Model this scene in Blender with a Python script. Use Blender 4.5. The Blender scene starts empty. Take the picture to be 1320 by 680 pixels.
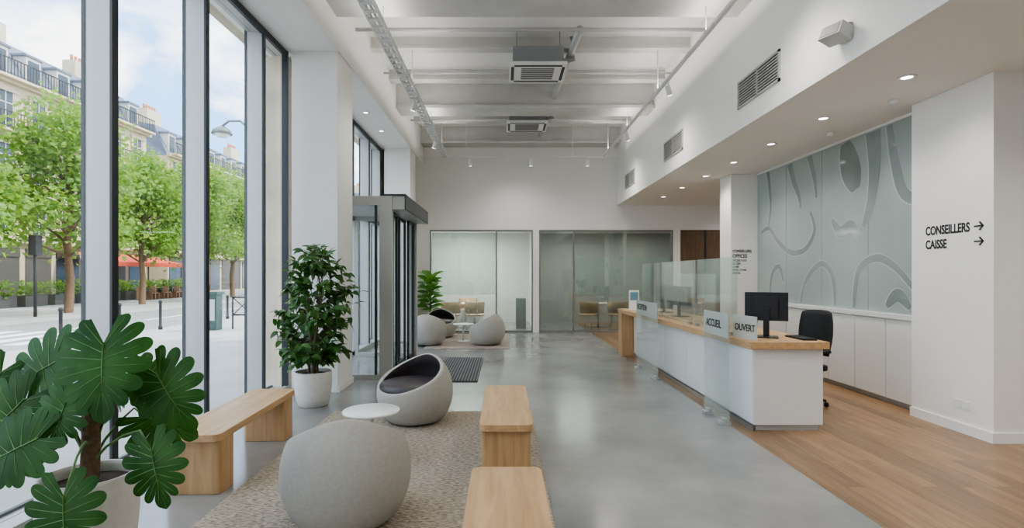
import bpy, bmesh, math, random
from mathutils import Vector, Matrix
random.seed(7)
D=bpy.data; C=bpy.context; sc=C.scene
col=sc.collection

# ---------------------------------------------------------------- materials
def nt(name):
    m=D.materials.new(name); m.use_nodes=True
    n=m.node_tree; b=n.nodes['Principled BSDF']; return m,n,b
def mat(name,c,rough=.5,metal=0,var=0,scale=8,bump=0,bscale=60,spec=.5,stretch=None,emis=0):
    m,n,b=nt(name)
    b.inputs['Base Color'].default_value=(*c,1)
    b.inputs['Roughness'].default_value=rough; b.inputs['Metallic'].default_value=metal
    b.inputs['Specular IOR Level'].default_value=spec
    if emis:
        b.inputs['Emission Color'].default_value=(*c,1); b.inputs['Emission Strength'].default_value=emis
    tc=n.nodes.new('ShaderNodeTexCoord'); mp=n.nodes.new('ShaderNodeMapping')
    n.links.new(tc.outputs['Object'],mp.inputs[0])
    if stretch: mp.inputs['Scale'].default_value=stretch
    if var:
        no=n.nodes.new('ShaderNodeTexNoise'); no.inputs['Scale'].default_value=scale; no.inputs['Detail'].default_value=6
        r=n.nodes.new('ShaderNodeValToRGB')
        r.color_ramp.elements[0].color=(*[max(0,x*(1-var)) for x in c],1); r.color_ramp.elements[0].position=.3
        r.color_ramp.elements[1].color=(*[min(1,x*(1+var)) for x in c],1); r.color_ramp.elements[1].position=.7
        n.links.new(mp.outputs[0],no.inputs['Vector']); n.links.new(no.outputs['Fac'],r.inputs[0]); n.links.new(r.outputs[0],b.inputs['Base Color'])
    if bump:
        n2=n.nodes.new('ShaderNodeTexNoise'); n2.inputs['Scale'].default_value=bscale; n2.inputs['Detail'].default_value=3
        bp=n.nodes.new('ShaderNodeBump'); bp.inputs['Strength'].default_value=bump; bp.inputs['Distance'].default_value=.01
        n.links.new(mp.outputs[0],n2.inputs['Vector']); n.links.new(n2.outputs['Fac'],bp.inputs['Height']); n.links.new(bp.outputs[0],b.inputs['Normal'])
    return m
def glass(name,tint=(.93,.97,.96),refl=.09,body=0,bodyc=(.8,.86,.84),rough=.02):
    m=D.materials.new(name); m.use_nodes=True; n=m.node_tree; n.nodes.clear()
    o=n.nodes.new('ShaderNodeOutputMaterial'); t=n.nodes.new('ShaderNodeBsdfTransparent'); t.inputs[0].default_value=(*tint,1)
    g=n.nodes.new('ShaderNodeBsdfGlossy'); g.inputs['Roughness'].default_value=rough
    f=n.nodes.new('ShaderNodeLayerWeight'); f.inputs['Blend'].default_value=.25
    mr=n.nodes.new('ShaderNodeMapRange'); mr.inputs['From Min'].default_value=0; mr.inputs['From Max'].default_value=1
    mr.inputs['To Min'].default_value=refl*.5; mr.inputs['To Max'].default_value=min(.6,refl*4)
    mx=n.nodes.new('ShaderNodeMixShader'); n.links.new(f.outputs['Fresnel'],mr.inputs['Value']); n.links.new(mr.outputs[0],mx.inputs[0])
    src=t.outputs[0]
    if body:
        d=n.nodes.new('ShaderNodeBsdfDiffuse'); d.inputs[0].default_value=(*bodyc,1)
        tr=n.nodes.new('ShaderNodeBsdfTranslucent'); tr.inputs[0].default_value=(*bodyc,1)
        a=n.nodes.new('ShaderNodeMixShader'); a.inputs[0].default_value=.5; n.links.new(d.outputs[0],a.inputs[1]); n.links.new(tr.outputs[0],a.inputs[2])
        b=n.nodes.new('ShaderNodeMixShader'); b.inputs[0].default_value=body; n.links.new(src,b.inputs[1]); n.links.new(a.outputs[0],b.inputs[2]); src=b.outputs[0]
    n.links.new(src,mx.inputs[1]); n.links.new(g.outputs[0],mx.inputs[2]); n.links.new(mx.outputs[0],o.inputs[0])
    return m
def woodmat(name,c1,c2,axis='Y',rough=.42,planks=None):
    m,n,b=nt(name); b.inputs['Roughness'].default_value=rough
    tc=n.nodes.new('ShaderNodeTexCoord'); mp=n.nodes.new('ShaderNodeMapping'); n.links.new(tc.outputs['Object'],mp.inputs[0])
    s={'X':(1.2,14,14),'Y':(14,1.2,14),'Z':(14,14,1.2)}[axis]; mp.inputs['Scale'].default_value=s
    no=n.nodes.new('ShaderNodeTexNoise'); no.inputs['Scale'].default_value=1.5; no.inputs['Detail'].default_value=8; no.inputs['Distortion'].default_value=.6
    n.links.new(mp.outputs[0],no.inputs['Vector'])
    r=n.nodes.new('ShaderNodeValToRGB'); r.color_ramp.elements[0].color=(*c1,1); r.color_ramp.elements[0].position=.3
    r.color_ramp.elements[1].color=(*c2,1); r.color_ramp.elements[1].position=.7
    n.links.new(no.outputs['Fac'],r.inputs[0]); out=r.outputs[0]
    if planks:
        mp2=n.nodes.new('ShaderNodeMapping'); mp2.inputs['Rotation'].default_value=(0,0,math.pi/2); n.links.new(tc.outputs['Object'],mp2.inputs[0])
        br=n.nodes.new('ShaderNodeTexBrick'); br.inputs['Scale'].default_value=1; br.inputs['Brick Width'].default_value=planks[0]; br.inputs['Row Height'].default_value=planks[1]
        br.inputs['Mortar Size'].default_value=.002; br.inputs['Color1'].default_value=(.72,.72,.72,1); br.inputs['Color2'].default_value=(1.1,1.08,1.05,1); br.inputs['Mortar'].default_value=(.4,.36,.33,1)
        br.offset=.37
        n.links.new(mp2.outputs[0],br.inputs['Vector'])
        mx=n.nodes.new('ShaderNodeMix'); mx.data_type='RGBA'; mx.blend_type='MULTIPLY'; mx.inputs[0].default_value=1
        n.links.new(out,mx.inputs[6]); n.links.new(br.outputs['Color'],mx.inputs[7]); out=mx.outputs[2]
    n.links.new(out,b.inputs['Base Color'])
    return m

WHITE=mat('wall_paint',(.86,.85,.815),.75,bump=.05,bscale=120)
CEIL=mat('ceiling_paint',(.80,.795,.77),.8)
BEAMM=mat('beam_concrete',(.60,.595,.57),.8,var=.07,scale=2,bump=.2,bscale=15)
GREYM=mat('aluminium_grey',(.48,.49,.48),.4,.2)
DARKM=mat('dark_frame',(.05,.055,.06),.4,.3)
BLACK=mat('black_plastic',(.015,.016,.02),.4)
GLASS=glass('window_glass',(.97,.985,.98),.025)
GLASSI=glass('partition_glass',(.90,.94,.92),.10,.08,(.72,.80,.77))
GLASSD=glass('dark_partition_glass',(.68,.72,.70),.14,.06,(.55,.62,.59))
GLASSF=glass('frosted_counter_glass',(.96,.98,.98),.08,.15,(.86,.91,.90))
GLASSC=glass('screen_glass',(.93,.965,.96),.12,.05,(.8,.88,.86))
OAK=woodmat('oak',(.47,.285,.14),(.63,.41,.225),'Y')
OAKZ=woodmat('oak_vertical',(.43,.255,.12),(.59,.38,.20),'Z')
OAKX=woodmat('oak_door',(.13,.085,.055),(.19,.13,.085),'Z')
WOODFLOOR=woodmat('oak_floor',(.25,.15,.08),(.38,.24,.135),'Y',.33,(1.6,.14))
FABRIC=mat('shell_fabric',(.44,.425,.385),.9,var=.06,scale=40,bump=.4,bscale=350)
LEATHER=mat('dark_leather',(.06,.05,.052),.40,bump=.15,bscale=200)
POT=mat('pot_ceramic',(.68,.66,.62),.6,var=.05,scale=20,bump=.1)
SOIL=mat('soil',(.05,.035,.025),.95,bump=.8,bscale=50)
BARK=mat('bark',(.16,.10,.06),.9,var=.4,scale=30,bump=.8,bscale=60)
TWIG=mat('twig',(.20,.16,.10),.8)
STEM=mat('green_stem',(.13,.25,.07),.5)
TABLEW=mat('white_lacquer',(.82,.82,.80),.3)
METAL=mat('steel',(.55,.56,.57),.3,.9)
CABW=mat('cabinet_white',(.76,.76,.74),.5)
TEXTM=mat('sign_ink',(.03,.03,.03),.6)
LAMP=mat('lamp_lens',(1,.97,.93),.4,emis=5)

def leafmat(name,c1,c2,rough=.35,trans=.25,spec=.35):
    m,n,b=nt(name); b.inputs['Roughness'].default_value=rough; b.inputs['Specular IOR Level'].default_value=spec
    tc=n.nodes.new('ShaderNodeTexCoord'); no=n.nodes.new('ShaderNodeTexNoise'); no.inputs['Scale'].default_value=5
    n.links.new(tc.outputs['Object'],no.inputs['Vector'])
    r=n.nodes.new('ShaderNodeValToRGB'); r.color_ramp.elements[0].color=(*c1,1); r.color_ramp.elements[1].color=(*c2,1)
    r.color_ramp.elements[0].position=.35; r.color_ramp.elements[1].position=.65
    n.links.new(no.outputs['Fac'],r.inputs[0]); n.links.new(r.outputs[0],b.inputs['Base Color'])
    t=n.nodes.new('ShaderNodeBsdfTranslucent'); t.inputs[0].default_value=(c2[0]*1.6,c2[1]*1.6,c2[2]*.8,1)
    mx=n.nodes.new('ShaderNodeMixShader'); mx.inputs[0].default_value=trans
    o=n.nodes['Material Output']; n.links.new(b.outputs[0],mx.inputs[1]); n.links.new(t.outputs[0],mx.inputs[2]); n.links.new(mx.outputs[0],o.inputs[0])
    return m
MONL=leafmat('monstera_leaf',(.016,.065,.014),(.05,.145,.03),.34,.22,.22)
FICL=leafmat('ficus_leaf',(.03,.085,.022),(.08,.18,.045),.4,.2)
FIDL=leafmat('fiddle_leaf',(.08,.24,.04),(.17,.38,.08),.4,.3)
TREEL=leafmat('plane_tree_leaf',(.09,.19,.045),(.25,.37,.10),.6,.4)

m,n,b=nt('polished_concrete'); CONC=m
tc=n.nodes.new('ShaderNodeTexCoord')
n1=n.nodes.new('ShaderNodeTexNoise'); n1.inputs['Scale'].default_value=.8; n1.inputs['Detail'].default_value=7; n1.inputs['Roughness'].default_value=.6
n.links.new(tc.outputs['Object'],n1.inputs['Vector'])
r=n.nodes.new('ShaderNodeValToRGB'); r.color_ramp.elements[0].position=.3; r.color_ramp.elements[0].color=(.20,.203,.195,1)
r.color_ramp.elements[1].position=.72; r.color_ramp.elements[1].color=(.335,.337,.325,1)
n.links.new(n1.outputs['Fac'],r.inputs[0]); n.links.new(r.outputs[0],b.inputs['Base Color'])
r2=n.nodes.new('ShaderNodeMapRange'); r2.inputs['From Min'].default_value=.3; r2.inputs['From Max'].default_value=.7; r2.inputs['To Min'].default_value=.15; r2.inputs['To Max'].default_value=.26
n.links.new(n1.outputs['Fac'],r2.inputs['Value']); n.links.new(r2.outputs[0],b.inputs['Roughness']); b.inputs['Specular IOR Level'].default_value=.8
def rugmat(name,c1,c2):
    m,n,b=nt(name); b.inputs['Roughness'].default_value=.95
    tc=n.nodes.new('ShaderNodeTexCoord'); 
    mp=n.nodes.new('ShaderNodeMapping'); mp.inputs['Scale'].default_value=(22,60,1); n.links.new(tc.outputs['Object'],mp.inputs[0])
    v=n.nodes.new('ShaderNodeTexVoronoi'); v.inputs['Scale'].default_value=1.3; n.links.new(mp.outputs[0],v.inputs['Vector'])
    no=n.nodes.new('ShaderNodeTexNoise'); no.inputs['Scale'].default_value=1.2; no.inputs['Detail'].default_value=5; n.links.new(mp.outputs[0],no.inputs['Vector'])
    r=n.nodes.new('ShaderNodeValToRGB'); r.color_ramp.elements[0].color=(*c2,1); r.color_ramp.elements[1].color=(*c1,1); r.color_ramp.elements[0].position=.36;r.color_ramp.elements[1].position=.60
    n.links.new(no.outputs['Fac'],r.inputs[0]); n.links.new(r.outputs[0],b.inputs['Base Color'])
    bp=n.nodes.new('ShaderNodeBump'); bp.inputs['Strength'].default_value=1; bp.inputs['Distance'].default_value=.015; bp.invert=True
    n.links.new(v.outputs['Distance'],bp.inputs['Height']); n.links.new(bp.outputs[0],b.inputs['Normal'])
    return m
RUG=rugmat('woven_rug',(.52,.455,.37),(.25,.205,.155)); RUG2=rugmat('pale_rug',(.50,.42,.36),(.36,.30,.25))

# ---------------------------------------------------------------- mesh builder
class MB:
    def __init__(s): s.v=[];s.f=[];s.m=[];s.sm=[]
    def add(s,vs,fs,mi=0,smooth=False):
        o=len(s.v); s.v+= [tuple(p) for p in vs]
        for f in fs: s.f.append([i+o for i in f]); s.m.append(mi); s.sm.append(smooth)
    def box(s,x0,x1,y0,y1,z0,z1,mi=0,M=None):
        vs=[(x,y,z) for x in (x0,x1) for y in (y0,y1) for z in (z0,z1)]
        if M: vs=[M@Vector(p) for p in vs]
        s.add(vs,[(0,1,3,2),(4,6,7,5),(0,4,5,1),(2,3,7,6),(0,2,6,4),(1,5,7,3)],mi)
    def lathe(s,cx,cy,prof,seg=40,mi=0,cap=True,M=None):
        vs=[];fs=[]
        for r,z in prof:
            for k in range(seg):
                a=2*math.pi*k/seg; vs.append(Vector((cx+r*math.cos(a),cy+r*math.sin(a),z)))
        for i in range(len(prof)-1):
            for k in range(seg):
                k2=(k+1)%seg; fs.append((i*seg+k,i*seg+k2,(i+1)*seg+k2,(i+1)*seg+k))
        if cap:
            fs.append(tuple(reversed(range(seg)))); fs.append(tuple((len(prof)-1)*seg+k for k in range(seg)))
        if M: vs=[M@p for p in vs]
        s.add(vs,fs,mi,True)
    def tube(s,pts,r,seg=8,mi=0,r1=None):
        pts=[Vector(p) for p in pts]; vs=[];fs=[]; n=len(pts)
        for i,p in enumerate(pts):
            t=(pts[min(i+1,n-1)]-pts[max(i-1,0)]).normalized()
            up=Vector((0,0,1)) if abs(t.z)<.95 else Vector((1,0,0))
            a=t.cross(up).normalized(); b=t.cross(a)
            rr=r if r1 is None else r+(r1-r)*i/(n-1)
            for k in range(seg):
                an=2*math.pi*k/seg; vs.append(p+a*rr*math.cos(an)+b*rr*math.sin(an))
        for i in range(n-1):
            for k in range(seg):
                k2=(k+1)%seg; fs.append((i*seg+k,i*seg+k2,(i+1)*seg+k2,(i+1)*seg+k))
        fs.append(tuple(range(seg))); fs.append(tuple((n-1)*seg+k for k in range(seg)))
        s.add(vs,fs,mi,True)
    def obj(s,name,mats,bevel=0,parent=None,sub=0,origin=None,recalc=True):
        if origin is None:
            xs=[p[0] for p in s.v];ys=[p[1] for p in s.v];zs=[p[2] for p in s.v]
            origin=((min(xs)+max(xs))/2,(min(ys)+max(ys))/2,min(zs))
        o=Vector(origin)
        me=D.meshes.new(name); me.from_pydata([tuple(Vector(p)-o) for p in s.v],[],s.f)
        for m in mats: me.materials.append(m)
        for i,p in enumerate(me.polygons): p.material_index=s.m[i]; p.use_smooth=s.sm[i]
        if recalc:
            bm=bmesh.new(); bm.from_mesh(me); bmesh.ops.recalc_face_normals(bm,faces=bm.faces); bm.to_mesh(me); bm.free()
        ob=D.objects.new(name,me); col.objects.link(ob); ob.location=o
        if bevel:
            bv=ob.modifiers.new('bevel','BEVEL'); bv.width=bevel; bv.segments=3; bv.limit_method='ANGLE'; bv.angle_limit=math.radians(50)
        if sub:
            su=ob.modifiers.new('sub','SUBSURF'); su.levels=sub; su.render_levels=sub
        if parent:
            ob.parent=parent; ob.location=o-parent.location
        return ob
def empty(name,loc=(0,0,0)):
    e=D.objects.new(name,None); e.location=loc; e.empty_display_size=.2; col.objects.link(e); return e
def boxes(name,lst,mats,bevel=0,parent=None):
    b=MB()
    for l in lst: b.box(*l[:6],l[6] if len(l)>6 else 0)
    return b.obj(name,mats,bevel,parent)
def text(name,body,size,loc,facing,mt,parent=None,align='LEFT',ext=.001,xs=1.0,bold=.0012):
    cu=D.curves.new(name,'FONT'); cu.body=body; cu.size=size; cu.align_x=align; cu.extrude=ext; cu.offset=bold*size/.1
    ob=D.objects.new(name,cu); col.objects.link(ob)
    if facing=='-X': R=Matrix(((0,0,-1),(-1,0,0),(0,1,0)))
    elif facing=='-Y': R=Matrix(((1,0,0),(0,0,-1),(0,1,0)))
    else:
        dx,dy=facing; R=Matrix(((dx,0,dy),(dy,0,-dx),(0,1,0)))
    M=Matrix.Translation(loc)@R.to_4x4()@Matrix.Diagonal((xs,1,1,1))
    C.view_layer.update()
    me=D.meshes.new_from_object(ob); D.objects.remove(ob)
    o2=D.objects.new(name,me); me.materials.clear(); me.materials.append(mt); col.objects.link(o2); 
    if parent:
        o2.parent=parent; M=Matrix.Translation(-parent.location)@M
    o2.matrix_local=M
    return o2

# ---------------------------------------------------------------- room shell
YB=15.1; ZH=5.6; ZL=3.53
boxes('floor',[(-3.2,2.4,-4,18.6,-.12,0)],[CONC])
boxes('floor_wood',[(2.4,8.1,-4,18.6,-.12,0)],[WOODFLOOR])
boxes('ceiling',[(-3.3,3.2,-4,YB,ZH,ZH+.12)],[CEIL])
boxes('ceiling_low',[(3.13,8.1,-4,YB+.15,ZL,ZL+.12)],[WHITE])
boxes('wall_bulkhead',[(3.13,3.25,-4,YB,ZL+.12,ZH)],[WHITE])
boxes('wall_back',[(-3.2,3.13,YB,YB+.15,2.85,ZH),(3.13,8.1,YB,YB+.15,2.85,ZL),(-3.2,-2.07,YB,YB+.15,0,2.85),(.8,.97,YB,YB+.15,0,2.85),
   (4.7,4.9,YB,YB+.15,0,2.85),(6.3,8.1,YB,YB+.15,0,2.85)],[WHITE])
boxes('wall_right',[(8,8.1,-4,YB,0,ZL)],[WHITE])
boxes('wall_front',[(-3.2,3.13,-4.1,-4,0,ZH),(3.13,8.1,-4.1,-4,0,ZL)],[WHITE])
boxes('wall_left',[(-3.3,-2.25,-4,YB,4.65,ZH),(-2.9,-2.27,7.4,8.12,0,4.65),(-2.9,-2.27,13.1,13.9,0,4.65),(-3.2,-2.6,13.9,YB,0,4.65)],[WHITE],.004)
STONE=mat('limestone',(.62,.55,.43),.85,var=.12,scale=3,bump=.3,bscale=20)
boxes('wall_exterior_pier',[(-3.36,-3.02,7.6,8.05,-.1,4.65),(-3.32,-2.98,13.15,13.9,-.1,4.65),(-3.5,-3.3,-4,16,4.7,5.7)],[STONE])
boxes('baseboard_left',[(-2.265,-2.25,7.4,8.12,0,.08)],[WHITE])
boxes('wall_sign_pier',[(4.65,8,5.16,6.2,0,ZL)],[WHITE],.004)
boxes('baseboard_right',[(4.63,4.65,5.16,6.2,0,.1),(4.63,8,5.145,5.16,0,.1)],[WHITE])
boxes('wall_pillar',[(4.35,5.1,10.42,10.95,0,ZL)],[WHITE],.004)
boxes('wall_behind_glass',[(4.96,5.1,6.2,10.42,0,ZL)],[WHITE])
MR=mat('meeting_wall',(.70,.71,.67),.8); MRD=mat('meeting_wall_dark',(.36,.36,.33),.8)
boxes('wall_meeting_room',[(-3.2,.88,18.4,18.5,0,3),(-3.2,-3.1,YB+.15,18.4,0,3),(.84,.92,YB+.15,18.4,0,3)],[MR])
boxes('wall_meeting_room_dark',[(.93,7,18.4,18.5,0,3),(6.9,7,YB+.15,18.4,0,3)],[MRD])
boxes('ceiling_meeting_room',[(-3.2,7,YB+.15,18.5,3,3.1)],[CEIL])
for i,(y0,y1,z0) in enumerate([(6.75,7.25,5.12),(11.3,11.8,5.12),(14.6,15.1,5.2)]):
    boxes('trim_beam_%d'%(i+1),[(-2.25,3.13,y0+.08,y1-.08,z0,ZH),(-2.25,3.13,y0-.05,y1+.05 if y1<15 else y1,z0-.06,z0,0)],[BEAMM],.006)
for i,y in enumerate([9.15,10.6,13.5,5.0,2.6]):
    boxes('trim_joist_%d'%(i+1),[(-2.25,3.13,y,y+.12,5.44,ZH),(-2.25,3.13,y-.04,y+.16,5.40,5.44)],[BEAMM])
# windows
def mull(b,y,z0=0.0,z1=4.65):
    b.box(-3.17,-2.985,y,y+.06,z0,z1,0); b.box(-3.2,-3.17,y-.005,y+.065,z0,z1,1); b.box(-2.985,-2.965,y-.004,y+.064,z0,z1,1)
def window(name,ys,ya,yb,z0=0.0,z1=4.65,last=None):
    b=MB()
    for y in ys: mull(b,y,z0,z1)
    if last: b.box(-3.03,-2.955,last,last+.05,z0,z1,1)
    b.box(-3.17,-3.0,ya,yb,z0,z0+.07,0); b.box(-3.0,-2.94,ya,yb,z0,z0+.09,0); b.box(-3.2,-3.17,ya,yb,z0,z0+.09,1)
    b.box(-3.17,-3.0,ya,yb,z1-.06,z1-.001,0); b.box(-3.0,-2.96,ya,yb,z1-.08,z1-.001,1)
    b.box(-3.12,-3.105,ya,yb,z0+.07,z1-.06,2)
    return b.obj(name,[GREYM,DARKM,GLASS])
window('window_1',[-3.63,-2.34,-1.05,.24,1.53,2.82,4.11,5.40,6.69],-4,7.44,last=7.39)
window('window_2',[8.13,9.4,10.68,11.95,13.03],8.13,13.1,2.85,4.649)
window('window_3',[10.85,11.95,13.03],10.85,13.1,0,2.849)

def partition(name,xs,x0,x1,mt,z1=2.85):
    b=MB()
    for x in xs: b.box(x-.02,x+.02,YB+.02,YB+.1,.05,z1-.04,0)
    b.box(x0,x1,YB+.02,YB+.1,0,.05,0); b.box(x0,x1,YB+.02,YB+.1,z1-.04,z1,0)
    b.box(x0+.04,x1-.04,YB+.05,YB+.06,.05,z1-.04,1)
    return b.obj(name,[mat(name+'_frame',(.28,.28,.27),.4,.4),mt])
partition('window_4',[-2.05,-.22,.78],-2.07,.8,GLASSI)
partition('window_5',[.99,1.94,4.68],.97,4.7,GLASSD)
boxes('frosted_film_band',[(-2.02,-.25,YB+.062,YB+.064,1.05,2.78),(1.97,4.65,YB+.062,YB+.064,1.0,2.1)],[glass('film',(.9,.94,.92),.05,.22,(.75,.82,.79))])
b=MB(); b.box(4.9,6.3,YB+.03,YB+.09,0,2.85,0); b.box(5.58,5.62,YB+.01,YB+.03,0,2.85,1); b.tube([(5.52,YB-.02,.95),(5.52,YB-.02,1.25)],.012,mi=2); b.box(5.51,5.53,YB-.02,YB+.03,.97,.99,2); b.box(5.51,5.53,YB-.02,YB+.03,1.21,1.23,2)
b.obj('door_1',[OAKX,DARKM,METAL])

def vent(y0,y1):
    b=MB(); z0,z1=3.80,4.16; x=3.13
    b.box(x-.02,x,y0,y1,z0,z0+.03,0);b.box(x-.02,x,y0,y1,z1-.03,z1,0);b.box(x-.02,x,y0,y0+.03,z0,z1,0);b.box(x-.02,x,y1-.03,y1,z0,z1,0)
    b.box(x-.004,x-.001,y0+.03,y1-.03,z0+.03,z1-.03,1)
    k=z0+.05
    while k<z1-.05:
        b.box(x-.018,x-.004,y0+.03,y1-.03,k,k+.014,0); k+=.035
    b.box(x-.02,x-.004,(y0+y1)/2-.01,(y0+y1)/2+.01,z0,z1,0)
    b.obj('air_vent_grille',[mat('vent_metal',(.5,.49,.47),.5,.2),mat('vent_dark',(.05,.05,.05),.6)])
vent(6.15,7.25); vent(9.5,10.6); vent(13,14)
b=MB(); b.box(3.09,3.13,4.87,5.05,3.74,3.87,1)
R=Matrix.Translation((3.03,4.96,3.80))@Matrix.Rotation(math.radians(20),4,'Y')@Matrix.Rotation(math.radians(15),4,'Z')
b.box(-.075,.08,-.12,.12,-.06,.06,0,R); b.box(-.079,-.075,-.10,.10,-.05,.05,1,R)
b.obj('wall_speaker',[mat('speaker_white',(.55,.54,.52),.5),mat('speaker_grille',(.35,.35,.34),.7)],.01)

def downlight(x,y,z,power=35,r=.075,lamp=True):
    b=MB(); b.lathe(x,y,[(r+.02,z),(r+.02,z-.012),(r,z-.012),(r*.8,z-.004)],24,0); b.lathe(x,y,[(r*.78,z-.006),(r*.78,z-.008)],24,1)
    b.obj('recessed_downlight',[TABLEW,LAMP])
    if lamp:
        l=D.lights.new('downlight_lamp','SPOT'); l.energy=power; l.spot_size=math.radians(150); l.spot_blend=.9; l.shadow_soft_size=.15; l.color=(1,.955,.89)
        o=D.objects.new('downlight_lamp',l); o.location=(x,y,z-.05); col.objects.link(o)
for i,y in enumerate([1.3,2.6,3.95,5.3,6.69,8.0,9.3,10.6,12,13.4]): downlight(3.93,y,ZL,40,.062)
for i,y in enumerate([2,4,12,14]): downlight(6.2,y,ZL,55,.055)
for y in [8.9,10.2,11.5]: downlight(-2.6,y,4.65,10,.05,False)
b=MB(); b.lathe(4.3,6.0,[(.05,ZL),(.05,ZL-.03),(.03,ZL-.045)],20); b.obj('smoke_detector',[TABLEW])
b=MB(); b.lathe(4.45,7.4,[(.05,ZL),(.05,ZL-.03),(.03,ZL-.045)],20); b.obj('smoke_detector',[TABLEW])

def cassette(x,y,z,w=.95,d=.85):
    b=MB(); b.box(x-w/2,x+w/2,y,y+d,z,z+.05,0)
    b.box(x-w/2+.06,x+w/2-.06,y+.05,y+d-.05,z+.05,z+.32,1)
    for (a0,a1,c0,c1) in [(x-w/2+.08,x+w/2-.08,y+.04,y+.1),(x-w/2+.08,x+w/2-.08,y+d-.1,y+d-.04),(x-w/2+.03,x-w/2+.08,y+.12,y+d-.12),(x+w/2-.08,x+w/2-.03,y+.12,y+d-.12)]:
        b.box(a0,a1,c0,c1,z-.004,z,2)
    for k in range(9):
        yy=y+.17+k*.06; b.box(x-w/2+.2,x+w/2-.2,yy,yy+.02,z-.006,z,2)
    for sx in (-1,1):
        for sy in (.1,d-.1):
            b.tube([(x+sx*(w/2-.12),y+sy,z+.3),(x+sx*(w/2-.12),y+sy,ZH)],.008,6,1)
    b.tube([(x+w/2-.1,y+.3,z+.15),(x+w/2+.12,y+.3,z+.2),(x+w/2+.12,y+.3,ZH)],.05,10,1)
    b.obj('ceiling_air_conditioner',[TABLEW,mat('ac_metal',(.30,.32,.33),.5,.3),BLACK],.004)
cassette(.56,8.85,5.03); cassette(.53,12.4,5.08)
b=MB(); b.tube([(-2.24,8.2,5.3),(3.12,8.2,5.3)],.03); b.tube([(1.15,8.25,5.33),(.95,14.5,5.33)],.06); b.tube([(-2.24,10.1,5.35),(3.12,10.1,5.35)],.02); b.tube([(-2.24,13.0,5.3),(3.12,13.0,5.3)],.025)
b.obj('ceiling_pipe',[mat('galvanised',(.55,.55,.55),.5,.3)])
def spot(b,x,y,z,ang):
    b.tube([(x,y,z),(x,y,z-.1)],.012,8,1)
    R=Matrix.Translation((x,y,z-.14))@Matrix.Rotation(ang,4,'Y')@Matrix.Rotation(.25,4,'X')
    b.lathe(0,0,[(.035,-.09),(.042,-.08),(.042,.06),(.03,.07)],16,1,True,R)
    b.lathe(0,0,[(.036,-.091),(.036,-.093)],16,2,True,R)
def track(name,x,w,h,spots,tray):
    b=MB()
    if tray:
        b.box(x-w/2,x-w/2+.02,1,14.2,4.66,4.66+h,0); b.box(x+w/2-.02,x+w/2,1,14.2,4.66,4.66+h,0)
        y=1.1
        while y<14.1: b.box(x-w/2+.02,x+w/2-.02,y,y+.06,4.66,4.68,0); y+=.2
        b.tube([(x-.035,1,4.695),(x-.035,14.2,4.695)],.018,6,0);b.tube([(x+.02,1,4.695),(x+.02,14.2,4.695)],.02,6,0)
    else: b.box(x-w/2,x+w/2,1,14.2,4.68,4.68+h,0)
    for y in [2.8,5.1,7.0,9.2,11.5,13.6]: b.tube([(x,y,4.7),(x,y,5.07 if y in (7.0,11.5) else 5.41)],.007,6,0)
    for i,y in enumerate(spots): spot(b,x,y,4.67,.35 if x<0 else -.35)
    b.obj(name,[mat(name+'_paint',(.74,.74,.73),.4,.1),TABLEW,LAMP])
track('cable_tray_rail',-1.56,.17,.07,[4.3,9.4,12.2],True)
track('track_light_rail',2.6,.05,.04,[8.6,11.5],False)
b=MB()
b.box(-2.2,3.1,14.3,14.325,4.70,4.725,0)
for x in (-.9,.7,2.2): spot(b,x,14.32,4.7,0)
for x in (-1,1.8): b.tube([(x,14.32,4.72),(x,14.32,ZH)],.006,6,0)
b.obj('track_light_rail',[TABLEW,TABLEW,LAMP])
for (x,y,e) in [(-1.3,3,50),(-1.3,8,50),(-1.3,12.5,50),(2.5,1.5,62),(2.5,5.5,62),(2.5,9.5,62),(2.5,13,62),(.3,14,45),(.6,-1.5,90)]:
    l=D.lights.new('track_lamp','SPOT'); l.energy=e; l.spot_size=math.radians(160); l.spot_blend=1; l.shadow_soft_size=.3; l.color=(1,.96,.90)
    o=D.objects.new('track_lamp',l); o.location=(x,y,4.4); col.objects.link(o)
for (x,e) in ((-1.56,38),(2.6,38)):  # added fill above the rails to brighten the ceiling; no fixture is modelled
    l=D.lights.new('ceiling_fill_lamp','AREA'); l.shape='RECTANGLE'; l.size=.12; l.size_y=12.5; l.energy=e; l.color=(1,.965,.91)
    o=D.objects.new('ceiling_fill_lamp',l); o.location=(x,7.6,4.76); o.rotation_euler=(math.pi,0,0); col.objects.link(o)
for (x,e) in [(-1.2,75),(2.2,50),(4.6,34)]:
    b=MB(); b.box(x-.5,x+.5,16.6,16.9,2.97,2.998,0); b.box(x-.47,x+.47,16.63,16.87,2.965,2.97,1); b.obj('led_panel_light',[TABLEW,mat('panel_glow',(1,.97,.92),.5,emis=3)])
    l=D.lights.new('panel_lamp','AREA'); l.size=1; l.energy=e; o=D.objects.new('panel_lamp',l); o.location=(x,16.75,2.94); col.objects.link(o)

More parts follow.
